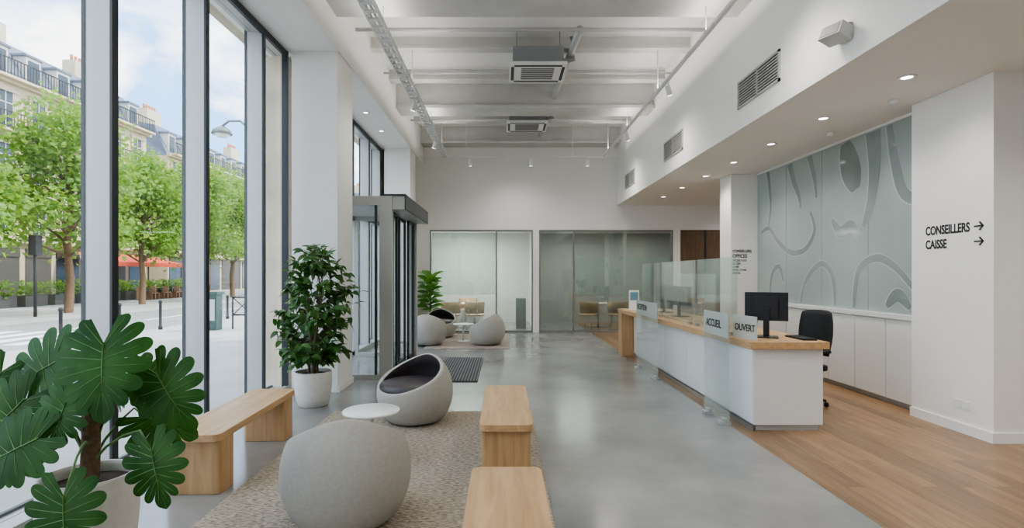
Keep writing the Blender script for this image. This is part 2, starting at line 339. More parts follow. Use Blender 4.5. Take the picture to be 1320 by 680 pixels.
# ---------------------------------------------------------------- entrance vestibule
b=MB()
G,K,L=0,1,2
x0,x1=-2.92,-1.71; y0,y1=8.26,10.7; zt=2.80
b.box(-1.90,x1,y0,y0+.12,0,zt,G)
b.box(x0,-2.86,y0,y0+.08,0,zt,G); b.box(-2.86,-1.9,y0,y0+.08,zt-.14,zt,G); b.box(-2.86,-1.9,y0,y0+.08,0,.08,G)
b.box(-2.86,-1.9,y0+.03,y0+.04,.08,zt-.14,L)
b.box(-1.97,-1.95,y0-.01,y0+.09,.08,zt-.14,K)
b.box(-1.90,x1,y1-.12,y1,0,zt,G); b.box(x0,-2.86,y1-.08,y1,0,zt,G); b.box(-2.86,-1.9,y1-.08,y1,zt-.14,zt,G); b.box(-2.86,-1.9,y1-.08,y1,0,.08,G)
b.box(-2.86,-1.9,y1-.05,y1-.04,.08,zt-.14,L)
b.box(x0,x1,y0+.12,y1-.12,zt-.06,zt,G)
for (a,c) in [(y0+.12,y0+.72),(y0+.7,y0+1.22),(y0+1.24,y0+1.8),(y0+1.78,y1-.12)]:
    xx=-1.78 if a<y0+.2 or c>y1-.2 else -1.84
    b.box(xx-.02,xx+.02,a,a+.035,0.01,zt-.2,K); b.box(xx-.02,xx+.02,c-.035,c,0.01,zt-.2,K)
    b.box(xx-.02,xx+.02,a,c,.01,.09,K); b.box(xx-.02,xx+.02,a,c,zt-.25,zt-.2,K); b.box(xx-.005,xx+.005,a+.04,c-.04,.09,zt-.25,L)
b.box(-1.88,-1.52,y0+.02,y1-.02,zt-.2,zt+.0,G); b.box(-1.88,-1.50,y0,y1,zt,zt+.03,K); b.box(-1.515,-1.50,y0,y1,zt-.2,zt,K)
for (a,c) in [(y0+.12,y0+1.22),(y0+1.24,y1-.12)]:
    b.box(-3.1,-3.05,a,a+.05,.01,zt-.1,K); b.box(-3.1,-3.05,c-.05,c,.01,zt-.1,K); b.box(-3.08,-3.07,a,c,.01,zt-.1,L)
b.box(-3.17,-2.98,y0-.12,y1+.12,zt-.12,zt+.04,K)
b.obj('door_2',[mat('vestibule_metal',(.46,.46,.44),.4,.15),DARKM,GLASS],0)
boxes('entrance_mat',[(-1.12,-.4,8.1,10.5,0,.012)]+[(-1.1+i*.045,-1.1+i*.045+.02,8.13,10.47,.012,.017,1) for i in range(16)],[mat('mat_dark',(.05,.05,.055),.8),mat('mat_rib',(.17,.17,.18),.6)])

boxes('area_rug',[(-1.98,.32,1.2,6.33,0,.014)],[RUG],.004)
boxes('area_rug',[(-1.75,.13,11.75,14.7,0,.014)],[RUG2],.004)

# ---------------------------------------------------------------- benches
def rrect(x0,x1,y0,y1,r,n=6):
    p=[]
    for cx,cy,a0 in ((x1-r,y1-r,0),(x0+r,y1-r,90),(x0+r,y0+r,180),(x1-r,y0+r,270)):
        for k in range(n+1):
            a=math.radians(a0+90*k/n); p.append((cx+r*math.cos(a),cy+r*math.sin(a)))
    return p
def prism(b,poly,z0,z1,mi=0):
    n=len(poly); vs=[(x,y,z0) for x,y in poly]+[(x,y,z1) for x,y in poly]
    fs=[tuple(reversed(range(n))),tuple(range(n,2*n))]+[(i,(i+1)%n,(i+1)%n+n,i+n) for i in range(n)]
    b.add(vs,fs,mi)
def bench(cx,cy,L,rot,W=.40,H=.45,z=0,leg_in=.0):
    b=MB(); prism(b,rrect(-W/2,W/2,-L/2,L/2,.06),H-.055,H,0)
    for s in (-1,1):
        ya=s*(L/2-.05-leg_in); yb=s*(L/2-.28-leg_in)
        prism(b,rrect(-W/2+.015,W/2-.015,min(ya,yb),max(ya,yb),.03),0,H-.055,1)
    o=b.obj('wooden_bench',[OAK,OAKZ],.006,origin=(0,0,0)); o.location=(cx,cy,z); o.rotation_euler=(0,0,rot); return o
bench(.015,4.85,1.48,0,.41,z=.015); bench(.015,2.48,1.48,0,.41,z=.015)
bench(-2.29,4.70,1.6,math.radians(2),.42,.45)

# ---------------------------------------------------------------- tub chairs
def tub(cx,cy,rot,z=.015,s=1.0,seat=LEATHER):
    e=empty('tub_armchair',(cx,cy,z)); e.rotation_euler=(0,0,rot); e.scale=(s,s,s)
    prof=[(0,.26),(.02,.295),(.08,.34),(.16,.385),(.26,.410),(.34,.412),(.42,.402),(.5,.382),(.58,.345),(.65,.292),(.70,.24),(.74,.19)]
    def R(z):
        for i in range(len(prof)-1):
            if z<=prof[i+1][0]:
                t=(z-prof[i][0])/(prof[i+1][0]-prof[i][0]); return prof[i][1]+(prof[i+1][1]-prof[i][1])*t
        return prof[-1][1]
    def rim(a): # a=0 front(+Y)
        k=.5-.5*math.cos(a); return .345+.345*(k**.95)
    seg=64; b=MB(); NV=12; vs=[];fs=[]
    rows=[]
    for j in range(NV+1):
        rows.append([(R(rim(2*math.pi*k/seg)*j/NV),rim(2*math.pi*k/seg)*j/NV) for k in range(seg)])
    rr=[(R(rim(2*math.pi*k/seg)),rim(2*math.pi*k/seg)) for k in range(seg)]
    rows.append([(r-.012,z_+.014) for r,z_ in rr]); rows.append([(r-.03,z_+.018) for r,z_ in rr]); rows.append([(r-.048,z_+.006) for r,z_ in rr])
    n1=len(rows)
    for row in rows:
        for k,(r,z_) in enumerate(row):
            a=2*math.pi*k/seg; vs.append((r*math.sin(a),r*math.cos(a),z_))
    for j in range(n1-1):
        for k in range(seg):
            k2=(k+1)%seg; fs.append((j*seg+k,j*seg+k2,(j+1)*seg+k2,(j+1)*seg+k))
    fs.append(tuple(range(seg)))
    b.add(vs,fs,0,True)
    o=b.obj('shell',[FABRIC],0,None,1,origin=(0,0,0)); o.parent=e
    b=MB(); vs=[];fs=[]; NI=8
    for j in range(NI+1):
        t=j/NI
        for k in range(seg):
            a=2*math.pi*k/seg; r0,z0=rr[k]; r0-=.046; z0+=.006
            zz=z0+(.30-z0)*t; rin=min(R(zz)-.055, .36) if t>0 else r0
            rin=r0+(rin-r0)*min(1,t*2.5)
            if t==1: rin-=.03
            vs.append((rin*math.sin(a),rin*math.cos(a),zz))
    for j in range(NI):
        for k in range(seg):
            k2=(k+1)%seg; fs.append((j*seg+k,j*seg+k2,(j+1)*seg+k2,(j+1)*seg+k))
    fs.append(tuple(NI*seg+k for k in range(seg))); b.add(vs,fs,0,True)
    o=b.obj('lining',[seat],0,None,1,origin=(0,0,0)); o.parent=e
    b=MB(); b.lathe(0,.03,[(.05,.30),(.31,.30),(.352,.33),(.370,.375),(.358,.418),(.31,.442),(.18,.456),(.05,.46)],48)
    o=b.obj('seat_cushion',[seat],0,None,1,origin=(0,0,0)); o.parent=e
    return e
tub(-1.02,3.52,math.radians(14),s=1.0)
tub(-.97,5.92,math.radians(143))
tub(-.39,12.4,math.radians(60))
tub(-1.72,12.35,math.radians(-8))
tub(-1.62,13.9,math.radians(195))
def side_table(cx,cy,r,h,z=.015):
    b=MB(); b.lathe(cx,cy,[(r-.008,z+h-.022),(r,z+h-.016),(r,z+h-.006),(r-.006,z+h)],48,0)
    b.lathe(cx,cy,[(.022,z+.01),(.022,z+h-.022)],20,1); b.lathe(cx,cy,[(r*.62,z),(r*.62,z+.008),(r*.58,z+.014)],40,1)
    b.obj('round_side_table',[TABLEW,mat('table_base',(.7,.7,.69),.35,.2)])
side_table(-1.18,4.82,.25,.39); side_table(-.98,13.0,.25,.42)

# ---------------------------------------------------------------- pots & plants
def pot(b,cx,cy,r,h,mi=0,soil=1):
    b.lathe(cx,cy,[(r*.72,0),(r*.78,.01),(r*.92,h*.3),(r,h*.65),(r*.985,h*.97),(r*.965,h),(r*.90,h),(r*.88,h*.96),(r*.88,h*.9)],48,mi,False)
    b.add([(cx+r*.72*math.cos(2*math.pi*k/48),cy+r*.72*math.sin(2*math.pi*k/48),0) for k in range(48)],[tuple(range(48))],mi)
    b.lathe(cx,cy,[(r*.885,h*.9),(.01,h*.93)],48,soil,False)
def shp(s,pts):
    for i in range(len(pts)-1):
        if s<=pts[i+1][0]:
            t=(s-pts[i][0])/(pts[i+1][0]-pts[i][0]); return pts[i][1]+(pts[i+1][1]-pts[i][1])*t
    return pts[-1][1]
def monleaf(b,M,L,mi,lobes=7):
    E=[(0,.40),(.12,.50),(.3,.56),(.5,.54),(.7,.45),(.88,.36),(1,.36)]
    U=[0,.2,.4,.6,.8,1]
    def P(side,s,f,u,dz=0):
        ang=math.radians(156*(1-s)**.9); e=L*shp(s,E)*f; my=L*(.02+.60*s)
        x=side*u*e*math.sin(ang); y=my+u*e*math.cos(ang)
        z=-.30*x*x/L-.20*max(0,y-.2*L)**2/L+.10*abs(x)+dz
        return M@Vector((x,y,z))
    for side in (-1,1):
        vs=[];fs=[];S=[]
        for i in range(lobes):
            for j in range(15):
                t=.5-.5*math.cos(math.pi*j/14); s=(i+t*.999)/lobes
                lo=.34 if i%2 else .42
                f=lo+(1-lo)*(max(0,math.sin(math.pi*t))**.30)
                if i==0 and t<.5: f=max(f,.93)
                if i==lobes-1 and t>.5: f=1
                S.append((s,f))
        for s,f in S:
            for u in U: vs.append(P(side,s,f,u))
        w=len(U)
        for i in range(len(S)-1):
            for j in range(w-1): fs.append((i*w+j,i*w+j+1,(i+1)*w+j+1,(i+1)*w+j))
        b.add(vs,fs,mi,True)
        for i in range(lobes):
            s=(i+.5)/lobes; b.tube([P(side,s,1,u,.0008) for u in (0,.3,.6,.88)],.0022,4,3,.0008)
    b.tube([M@Vector((0,L*.02,.003)),M@Vector((0,L*.35,.001)),M@Vector((0,L*.62,-.20*(.42*L)**2/L+.001))],.005*L/.4,5,3,.002)
def frame(pos,tip,nrm):
    y=Vector(tip).normalized(); z=Vector(nrm); z=(z-y*z.dot(y)).normalized(); x=y.cross(z)
    return Matrix(((x.x,y.x,z.x,pos[0]),(x.y,y.y,z.y,pos[1]),(x.z,y.z,z.z,pos[2]),(0,0,0,1)))
b=MB(); cx,cy=-2.14,2.80
pot(b,cx,cy,.22,.58)
b.tube([(cx,cy,.50),(cx+.01,cy,.75),(cx+.005,cy+.01,1.02)],.045,12,2,.038)
leaves=[((-2.36,2.78,1.12),.36,(-.75,-.1,-.45),(.0,-1,.4)),((-1.97,2.66,1.15),.39,(.2,-.35,-.8),(.1,-.9,.5)),((-1.71,2.76,1.0),.34,(.5,-.1,-.75),(-.2,-.95,.35)),
 ((-2.47,2.70,.90),.33,(-.6,-.2,-.7),(.1,-1,.3)),((-2.30,2.55,.78),.32,(-.8,-.2,-.4),(.05,-1,.45)),((-1.98,2.44,.50),.32,(.15,-.2,-1),(0,-1,.4)),((-1.70,2.64,.66),.29,(.3,-.2,-1),(-.1,-1,.3)),
 ((-2.54,2.80,.66),.27,(-.5,-.1,-.8),(.1,-1,.3)),((-1.86,2.94,.80),.29,(.8,.1,-.35),(0,-.9,.6)),((-2.14,3.0,1.0),.29,(-.3,.25,-.5),(0,-.8,.7)),((-1.86,2.82,1.06),.26,(.8,.2,-.3),(0,-.8,.7)),((-2.62,2.78,1.04),.25,(-.5,-.1,-.8),(.2,-1,.2)),((-2.14,2.62,.92),.24,(-.2,-.2,-.9),(0,-1,.3))]
for k,(c,L,t,nr) in enumerate(leaves):
    tv=Vector(t).normalized(); base=Vector(c)-tv*L*.34
    M=frame(base,tv,nr); monleaf(b,M,L*1.06,4)
    z0=.60+.32*random.random(); s=Vector((cx,cy,z0)); mid=(s+base)*.5+Vector((0,0.03,.10)); q=(mid+base)*.5+Vector((0,.02,.05))
    b.tube([s,s*.5+mid*.5+Vector((0,0,.02)),mid,q,base+tv*.01],.008,6,3,.005)
b.obj('potted_monstera',[POT,SOIL,BARK,STEM,MONL],recalc=False)

def simple_leaf(b,M,L,W,mi,fold=.25,droop=.3):
    vs=[];N=5
    for i in range(N+1):
        t=i/N; w=W*.5*math.sin(math.pi*min(1,t**.8))**.8 if 0<i<N else .001; y=L*t; z=-droop*L*t*t
        vs+= [M@Vector((-w,y,z+fold*w)),M@Vector((0,y,z)),M@Vector((w,y,z+fold*w))]
    fs=[]
    for i in range(N):
        for j in (0,1): fs.append((i*3+j,i*3+j+1,(i+1)*3+j+1,(i+1)*3+j))
    b.add(vs,fs,mi,True)
def ficus(cx,cy,name):
    rnd=random.Random(3); b=MB(); pot(b,cx,cy,.225,.42)
    def env(z): return shp(z,[(.42,.22),(.6,.36),(.8,.46),(1.1,.62),(1.4,.60),(1.65,.44),(1.9,.30),(2.05,.12)])
    for k in range(4):
        a=k*1.6; b.tube([(cx+.05*math.cos(a),cy+.05*math.sin(a),.38),(cx+.04*math.cos(a+.8),cy+.04*math.sin(a+.8),.8),(cx+.12*math.cos(a+1.2),cy+.12*math.sin(a+1.2),1.3),(cx+.12*math.cos(a+1.4),cy+.12*math.sin(a+1.4),1.85)],.018,7,2,.006)
    for i in range(135):
        z=.50+1.48*rnd.random(); a=rnd.uniform(0,6.283); Rr=env(z)*(.45+.55*rnd.random())
        st=Vector((cx+.06*math.cos(a),cy+.06*math.sin(a),max(.5,z-.2))); en=Vector((max(cx+Rr*math.cos(a),-2.82),cy+Rr*math.sin(a),z))
        mid=(st+en)*.5+Vector((0,0,.06)); b.tube([st,mid,en],.005,4,2,.002)
        n=8
        for j in range(n):
            t=.3+.7*j/(n-1); p=st.lerp(en,t)+Vector((0,0,.06*math.sin(math.pi*t)))
            d=(en-st).normalized()*.7+Vector((rnd.uniform(-.9,.9),rnd.uniform(-.9,.9),rnd.uniform(-1.1,.1)))
            if p.x<-2.72: d.x=abs(d.x)*.5; d.z-=.4
            nr=Vector((rnd.uniform(-.6,.6),rnd.uniform(-.9,.2),1))
            simple_leaf(b,frame(p,d,nr),rnd.uniform(.10,.15),rnd.uniform(.055,.075),3)
    return b.obj(name,[POT,SOIL,TWIG,FICL],recalc=False)
ficus(-2.35,6.68,'potted_ficus_tree')
rnd=random.Random(5); b=MB(); cx,cy=-1.98,14.45; pot(b,cx,cy,.2,.42)
b.tube([(cx,cy,.36),(cx+.02,cy,.9),(cx,cy,1.5)],.018,7,2,.01)
for i in range(36):
    z=.62+.92*i/36; a=i*2.4; d=Vector((math.cos(a),math.sin(a),.25+.7*i/36)); p=Vector((cx,cy,z))
    simple_leaf(b,frame(p+d*.03,d,Vector((-d.x*.4,-d.y*.4-.4,1))),rnd.uniform(.34,.42),.26,3,.2,.3)
b.obj('potted_fiddle_leaf_fig',[POT,SOIL,TWIG,FIDL],recalc=False)

# ---------------------------------------------------------------- reception counter
CXF=2.56; CY0=5.57; CY1=11.0
e=empty('reception_counter',(2.9,8.3,0))
boxes('carcass',[(CXF,3.27,CY0,CY1-.3,.06,.845)],[CABW],.004,e)
boxes('plinth',[(CXF+.03,3.24,CY0+.03,CY1-.3,0,.06)],[GREYM],0,e)
b=MB(); prism(b,[(2.49,5.50),(3.30,5.50),(3.30,CY1),(2.30,CY1)],.845,.92); b.obj('countertop',[OAK],.006,e)
boxes('end_panel',[(2.315,3.27,CY1-.3,CY1,0,.845)],[OAKZ],.004,e)
boxes('front_panels',[(CXF-.012,CXF,CY0+.005+i*1.02,CY0+1.015+i*1.02,.07,.84,0) for i in range(5)],[mat('front_lacquer',(.80,.81,.80),.25)],.003,e)
boxes('base_rail',[(CXF-.02,CXF-.001,CY0,CY1-.31,0,.05)],[METAL],0,e)
FILM=glass('sign_film',(.8,.84,.83),.06,.6,(.80,.84,.83))
for i,(a,c,h,tx,ts) in enumerate([(5.72,6.42,1.19,'ACCUEIL',.12),(8.17,9.45,1.17,'RECEPTION',.13)]):
    e=empty('accueil_glass_panel' if i==0 else 'reception_glass_panel',(2.36,(a+c)/2,0))
    xg=2.36 if i==0 else 2.30
    b=MB(); b.box(xg,xg+.012,a,c,.02,h,0); b.box(xg-.002,xg-.0005,a,c,.93,h,2)
    for yy in (a+.08,c-.18): b.box(xg-.05,xg+.065,yy,yy+.10,0,.03,1); b.box(xg-.015,xg+.027,yy,yy+.10,.03,.06,1)
    b.obj('panel',[GLASSF,GREYM,FILM],parent=e)
    text('lettering',tx,ts,(xg-.004,c-.08,1.02),'-X',TEXTM,e,xs=.9,bold=.002)
b=MB()
for (a,c) in [(6.0,7.35),(7.38,8.73),(8.76,10.1)]:
    b.box(2.56,2.572,a,c,.925,1.8,0)
    for yy in (a+.1,c-.16): b.box(2.54,2.592,yy,yy+.06,.92,.96,1)
b.obj('glass_counter_screen',[GLASSC,METAL])
b=MB()
for (a,c) in [(8.3,10.1)]: b.box(3.22,3.232,a,c,.925,1.62,0)
b.obj('glass_counter_screen',[GLASSF])
e=empty('ouvert_sign',(2.55,5.7,.92))
p0=Vector((2.50,5.93,0)); p1=Vector((2.585,5.56,0)); d=(p1-p0).normalized(); nn=Vector((d.y,-d.x,0))
b=MB(); b.add([p0+Vector((0,0,.925)),p1+Vector((0,0,.925)),p1+Vector((0,0,1.17)),p0+Vector((0,0,1.17)),p0-nn*.008+Vector((0,0,.925)),p1-nn*.008+Vector((0,0,.925)),p1-nn*.008+Vector((0,0,1.17)),p0-nn*.008+Vector((0,0,1.17))],[(0,1,2,3),(4,7,6,5),(0,4,5,1),(3,2,6,7),(0,3,7,4),(1,5,6,2)]); b.obj('plate',[FILM],parent=e)
text('lettering','OUVERT',.10,tuple(p0+d*.03+nn*.003+Vector((0,0,1.01))),(d.x,d.y),TEXTM,e,xs=.85,bold=.002)
e=empty('leaflet_stand',(2.5,10.7,.92)); boxes('plate',[(2.46,2.66,10.7,10.712,.925,1.3)],[TABLEW],0,e); boxes('print',[(2.48,2.64,10.695,10.699,1.1,1.26)],[mat('blue_print',(.15,.3,.4),.6)],0,e); boxes('foot',[(2.46,2.66,10.66,10.76,.92,.925)],[TABLEW],0,e)
e=empty('wall_direction_sign',(4.65,5.6,1.9))
text('lettering_1','CONSEILLERS',.13,(4.648,5.99,2.035),'-X',TEXTM,e,xs=.72,bold=.003); text('lettering_2','CAISSE',.13,(4.648,5.99,1.885),'-X',TEXTM,e,xs=.72,bold=.003)
b=MB()
for z in (2.08,1.93):
    b.box(4.644,4.649,5.27,5.37,z-.007,z+.007)
    for s in (-1,1):
        R=Matrix.Translation((4.6465,5.27,z))@Matrix.Rotation(s*math.radians(45),4,'X'); b.box(-.0025,.0025,-.004,.058,-.007,.007,0,R)
b.obj('arrows',[TEXTM],parent=e)
e=empty('pillar_sign',(4.5,10.4,2))
for i,(t,s,z) in enumerate([('CONSEILLERS',.075,2.03),('OFFICES',.095,1.93),('RENDEZ-VOUS',.05,1.86),('ACCUEIL',.05,1.80),('CAISSE',.05,1.74),('ESPACE CONSEIL',.045,1.68),('SERVICES',.045,1.62)]):
    text('lettering_%d'%(i+1),t,s,(4.38,10.418,z),'-Y',TEXTM,e,xs=.8,bold=.003)
def monitor(x,y,z,rot,w=.5,h=.31):
    e=empty('computer_monitor',(x,y,z)); e.rotation_euler=(0,0,rot)
    b=MB(); b.box(-w/2,w/2,-.012,.012,.18,.18+h,0); b.box(-w/2+.1,w/2-.1,-.04,-.012,.22,.14+h,0); b.box(-w/2+.012,w/2-.012,.012,.014,.192,.168+h,1)
    o=b.obj('panel',[BLACK,mat('screen_off',(.02,.025,.03),.15)],.004,origin=(0,0,0)); o.parent=e
    b=MB(); b.box(-.03,.03,-.055,-.035,.01,.32,0); prism(b,rrect(-.12,.12,-.12,.08,.03),0,.012,0)
    o=b.obj('stand',[BLACK],.003,origin=(0,0,0)); o.parent=e
monitor(2.87,5.95,.92,math.radians(-25),.43,.31)
monitor(2.9,8.9,.92,math.radians(-70)); monitor(2.95,9.9,.92,math.radians(-60))
b=MB(); b.box(3.10,3.24,5.62,6.0,.92,.935,0)
for i in range(4):
    for j in range(12): b.box(3.11+i*.032,3.135+i*.032,5.635+j*.03,5.658+j*.03,.935,.94,1)
b.obj('keyboard',[BLACK,mat('keycap',(.03,.03,.035),.5)])
def office(x,y,rot):
    e=empty('office_chair',(x,y,0)); e.rotation_euler=(0,0,rot); b=MB()
    for k in range(5):
        a=k*2*math.pi/5; c,s=math.cos(a),math.sin(a)
        b.tube([(0,0,.1),(.28*c,.28*s,.07)],.022,8,0,.014); b.lathe(.28*c,.28*s,[(.018,0.0),(.027,.01),(.027,.045),(.018,.055)],12,0)
    b.lathe(0,0,[(.03,.08),(.03,.25),(.018,.25),(.018,.42)],16,0); o=b.obj('base',[BLACK],origin=(0,0,0)); o.parent=e
    b=MB(); prism(b,rrect(-.24,.24,-.23,.25,.09),.43,.50,0); o=b.obj('seat',[BLACK],.02,origin=(0,0,0)); o.parent=e
    b=MB(); N=8; vs=[];fs=[]
    for th in (0,1):
        for i in range(N+1):
            z=.60+.56*i/N; wd=.20+.035*math.sin(math.pi*i/N)
            for j in range(N+1):
                u=-1+2*j/N; vs.append((u*wd,-.26-.05*(i/N)+.05*u*u-th*.03,z+(-.03*abs(u)**4 if i==N else 0)))
    n=(N+1)**2
    for i in range(N):
        for j in range(N):
            a=i*(N+1)+j; fs.append((a,a+1,a+N+2,a+N+1)); fs.append((n+a,n+a+N+1,n+a+N+2,n+a+1))
    for i in range(N):
        a=i*(N+1); fs.append((a,a+N+1,n+a+N+1,n+a)); a+=N; fs.append((a,n+a,n+a+N+1,a+N+1))
        fs.append((i,n+i,n+i+1,i+1)); t=N*(N+1)+i; fs.append((t,t+1,n+t+1,n+t))
    b.add(vs,fs,0,True); b.tube([(0,-.15,.42),(0,-.30,.46),(0,-.31,.75)],.022,8,0)
    for s in (-1,1): b.tube([(s*.22,0,.45),(s*.29,0,.48),(s*.29,0,.66)],.015,8,0); b.box(s*.29-.03,s*.29+.03,-.13,.13,.66,.69,0)
    o=b.obj('backrest',[mat('mesh_black',(.02,.022,.025),.7)],0,origin=(0,0,0)); o.parent=e
office(3.68,6.75,math.radians(110)); office(3.8,8.9,math.radians(80))
lst=[(4.80,4.94,6.2,10.41,0.06,1.06,0),(4.76,4.94,6.2,10.41,1.06,1.12,0),(4.83,4.94,6.2,10.41,0,.06,1)]
y=6.22
while y<10.3: lst.append((4.782,4.80,y,y+.585,.07,1.05,0)); y+=.6
boxes('storage_cabinet',lst,[CABW,GREYM],.003)
FROST=mat('frosted_glass_film',(.36,.42,.415),.30,var=.14,scale=.5,spec=.6,stretch=(1,1.5,.6))
FROST2=mat('clear_glass_motif',(.27,.32,.315),.10,var=.2,scale=1.5,spec=.7); FROST3=mat('dark_glass_motif',(.21,.25,.24),.10,var=.2,scale=2,spec=.7)
EDGE=mat('motif_edge_light',(.50,.555,.55),.3)
e=empty('frosted_glass_wall',(4.85,8.3,1.12))
boxes('panel',[(4.86,4.90,6.2+i*1.055,6.2+i*1.055+1.047,1.12,ZL-.03,0) for i in range(4)]+[(4.84,4.92,6.2,10.41,ZL-.03,ZL,1),(4.90,4.94,6.2,10.41,1.12,ZL-.03,1)],[FROST,TABLEW],0,e)
def ribbon(pts,w0,w1,mi,b,taper=True):
    P=[Vector((0,p[0],p[1])) for p in pts]
    Q=[]
    for i in range(len(P)-1):
        p0=P[max(i-1,0)];p1=P[i];p2=P[i+1];p3=P[min(i+2,len(P)-1)]
        for k in range(8):
            t=k/8; Q.append(.5*((2*p1)+(p2-p0)*t+(2*p0-5*p1+4*p2-p3)*t*t+(3*p1-p0-3*p2+p3)*t**3))
    Q.append(P[-1]); n=len(Q)
    for (x,ex,mm,off) in ((4.8585,.014,2,.010),(4.857,0,mi,0)):
        vs=[];fs=[]
        for i,q in enumerate(Q):
            t=(Q[min(i+1,n-1)]-Q[max(i-1,0)]).normalized(); nn=Vector((0,-t.z,t.y)); u=i/(n-1)
            w=(w0+(w1-w0)*(math.sin(math.pi*u) if taper else u))*.5+ex
            a=q+nn*w; c=q-nn*w; vs+=[(x,min(10.4,a.y+off),max(1.13,min(a.z,3.49))),(x,min(10.4,c.y+off),max(1.13,min(c.z,3.49)))]
        for i in range(n-1): fs.append((2*i,2*i+1,2*i+3,2*i+2))
        b.add(vs,fs,mm)
b=MB()
ribbon([(10.0,3.5),(9.9,2.9),(9.98,2.5)],.10,.04,0,b,taper=False)
ribbon([(10.25,2.40),(9.95,2.45),(9.65,2.2),(9.2,1.98),(8.75,2.02),(8.5,2.3),(8.62,2.6)],.06,.09,0,b)
ribbon([(9.25,3.5),(9.1,3.15),(8.95,2.9),(8.9,2.7)],.16,.06,0,b,taper=False)
ribbon([(8.65,3.5),(8.5,3.1),(8.45,2.8)],.14,.05,0,b,taper=False)
ribbon([(7.75,3.49),(7.62,3.1),(7.5,2.78)],.18,.42,1,b)
ribbon([(7.15,3.49),(7.12,3.0),(7.2,2.55),(7.35,2.25)],.30,.08,0,b,taper=False)
ribbon([(6.85,3.49),(6.75,3.0),(6.6,2.6),(6.3,2.45)],.10,.16,0,b)
ribbon([(8.05,2.42),(7.85,2.22),(7.6,2.28),(7.4,2.1)],.05,.18,0,b)
ribbon([(8.9,1.15),(8.75,1.5),(8.35,1.77),(8.05,1.6),(7.98,1.15)],.05,.09,0,b)
ribbon([(7.55,1.15),(7.45,1.65),(7.1,1.82),(6.75,1.7),(6.4,1.4)],.06,.10,0,b)
ribbon([(9.95,1.15),(9.85,1.6),(9.6,1.75),(9.45,1.5)],.05,.08,0,b)
ribbon([(6.9,1.2),(6.7,1.35),(6.5,1.2)],.06,.16,1,b)
b.obj('motif',[FROST2,FROST3,EDGE],parent=e)
b=MB(); b.box(4.64,4.65,5.42,5.50,.25,.33); b.box(4.64,4.65,5.52,5.60,.25,.33); b.obj('wall_outlet',[TABLEW],.003)

def shellchair(x,y,rot):
    e=empty('wooden_meeting_chair',(x,y,0)); e.rotation_euler=(0,0,rot); b=MB()
    for sx in (-1,1):
        for sy in (-1,1): b.tube([(sx*.16,sy*.16,.42),(sx*.22,sy*.22,0)],.012,8,1)
    prism(b,rrect(-.25,.25,-.22,.22,.08),.42,.45,0)
    vs=[];fs=[]
    for th in (0,.015):
        for i in range(13):
            a=math.radians(190+160*i/12); r=.27+th; vs+= [(r*math.cos(a),r*math.sin(a)+.02,.50),(r*1.08*math.cos(a),r*1.08*math.sin(a)+.02,.82)]
    for i in range(12):
        a=2*i; fs+=[(a,a+1,a+3,a+2),(26+a,26+a+2,26+a+3,26+a+1),(a+1,26+a+1,26+a+3,a+3),(a,a+2,26+a+2,26+a)]
    b.add(vs,fs,0,True); b.tube([(-.12,-.2,.44),(-.13,-.25,.6)],.012,8,1); b.tube([(.12,-.2,.44),(.13,-.25,.6)],.012,8,1)
    o=b.obj('frame',[OAK,METAL],origin=(0,0,0)); o.parent=e
shellchair(-1.55,15.75,0.2); shellchair(-.85,15.75,-.2); shellchair(2.45,15.8,0.3); shellchair(3.3,15.8,-.3); shellchair(-1.2,17.9,3.1)
for x,y in ((-1.2,16.7),(2.9,16.8)):
    b=MB(); b.lathe(x,y,[(.5,.71),(.52,.725),(.52,.74)],40,0); b.lathe(x,y,[(.03,.02),(.03,.71)],16,1); b.lathe(x,y,[(.3,0),(.3,.02)],30,1); b.obj('round_meeting_table',[TABLEW,METAL])
boxes('storage_box',[(.35,.65,16.2,16.5,0,.9)],[mat('box_dark',(.12,.12,.12),.6)],.01)

# ---------------------------------------------------------------- exterior
ASPH=mat('asphalt',(.30,.30,.29),.9,var=.1,scale=.5,bump=.2); PAVE=mat('pavement',(.42,.41,.39),.9,var=.1,scale=1.2)
boxes('street_ground',[(-80,-3.2,-60,200,-.4,-.22,0),(-11,-3.36,-60,200,-.22,-.1,1),(-60,-18,-60,200,-.22,-.1,1)],[ASPH,PAVE])
boxes('street_marking',[(-14.6,-14.45,y,y+3,-.22,-.215) for y in range(-20,120,6)]+[(-17+i*1.0,-16.5+i*1.0,14,17.5,-.22,-.214) for i in range(6)],[mat('road_paint',(.75,.75,.75),.8)])
FAC=mat('facade_stone',(.58,.49,.355),.85,var=.12,scale=.6); SLATE=mat('slate_roof',(.15,.18,.23),.6,var=.15,scale=1); WIN=mat('facade_window',(.06,.075,.09),.2,spec=.5)
IRON=mat('wrought_iron',(.03,.03,.035),.6); SHOP=mat('shop_front',(.10,.09,.08),.5); WFR=mat('window_frame_white',(.6,.58,.53),.6)
TERR=mat('terracotta',(.5,.22,.12),.8)
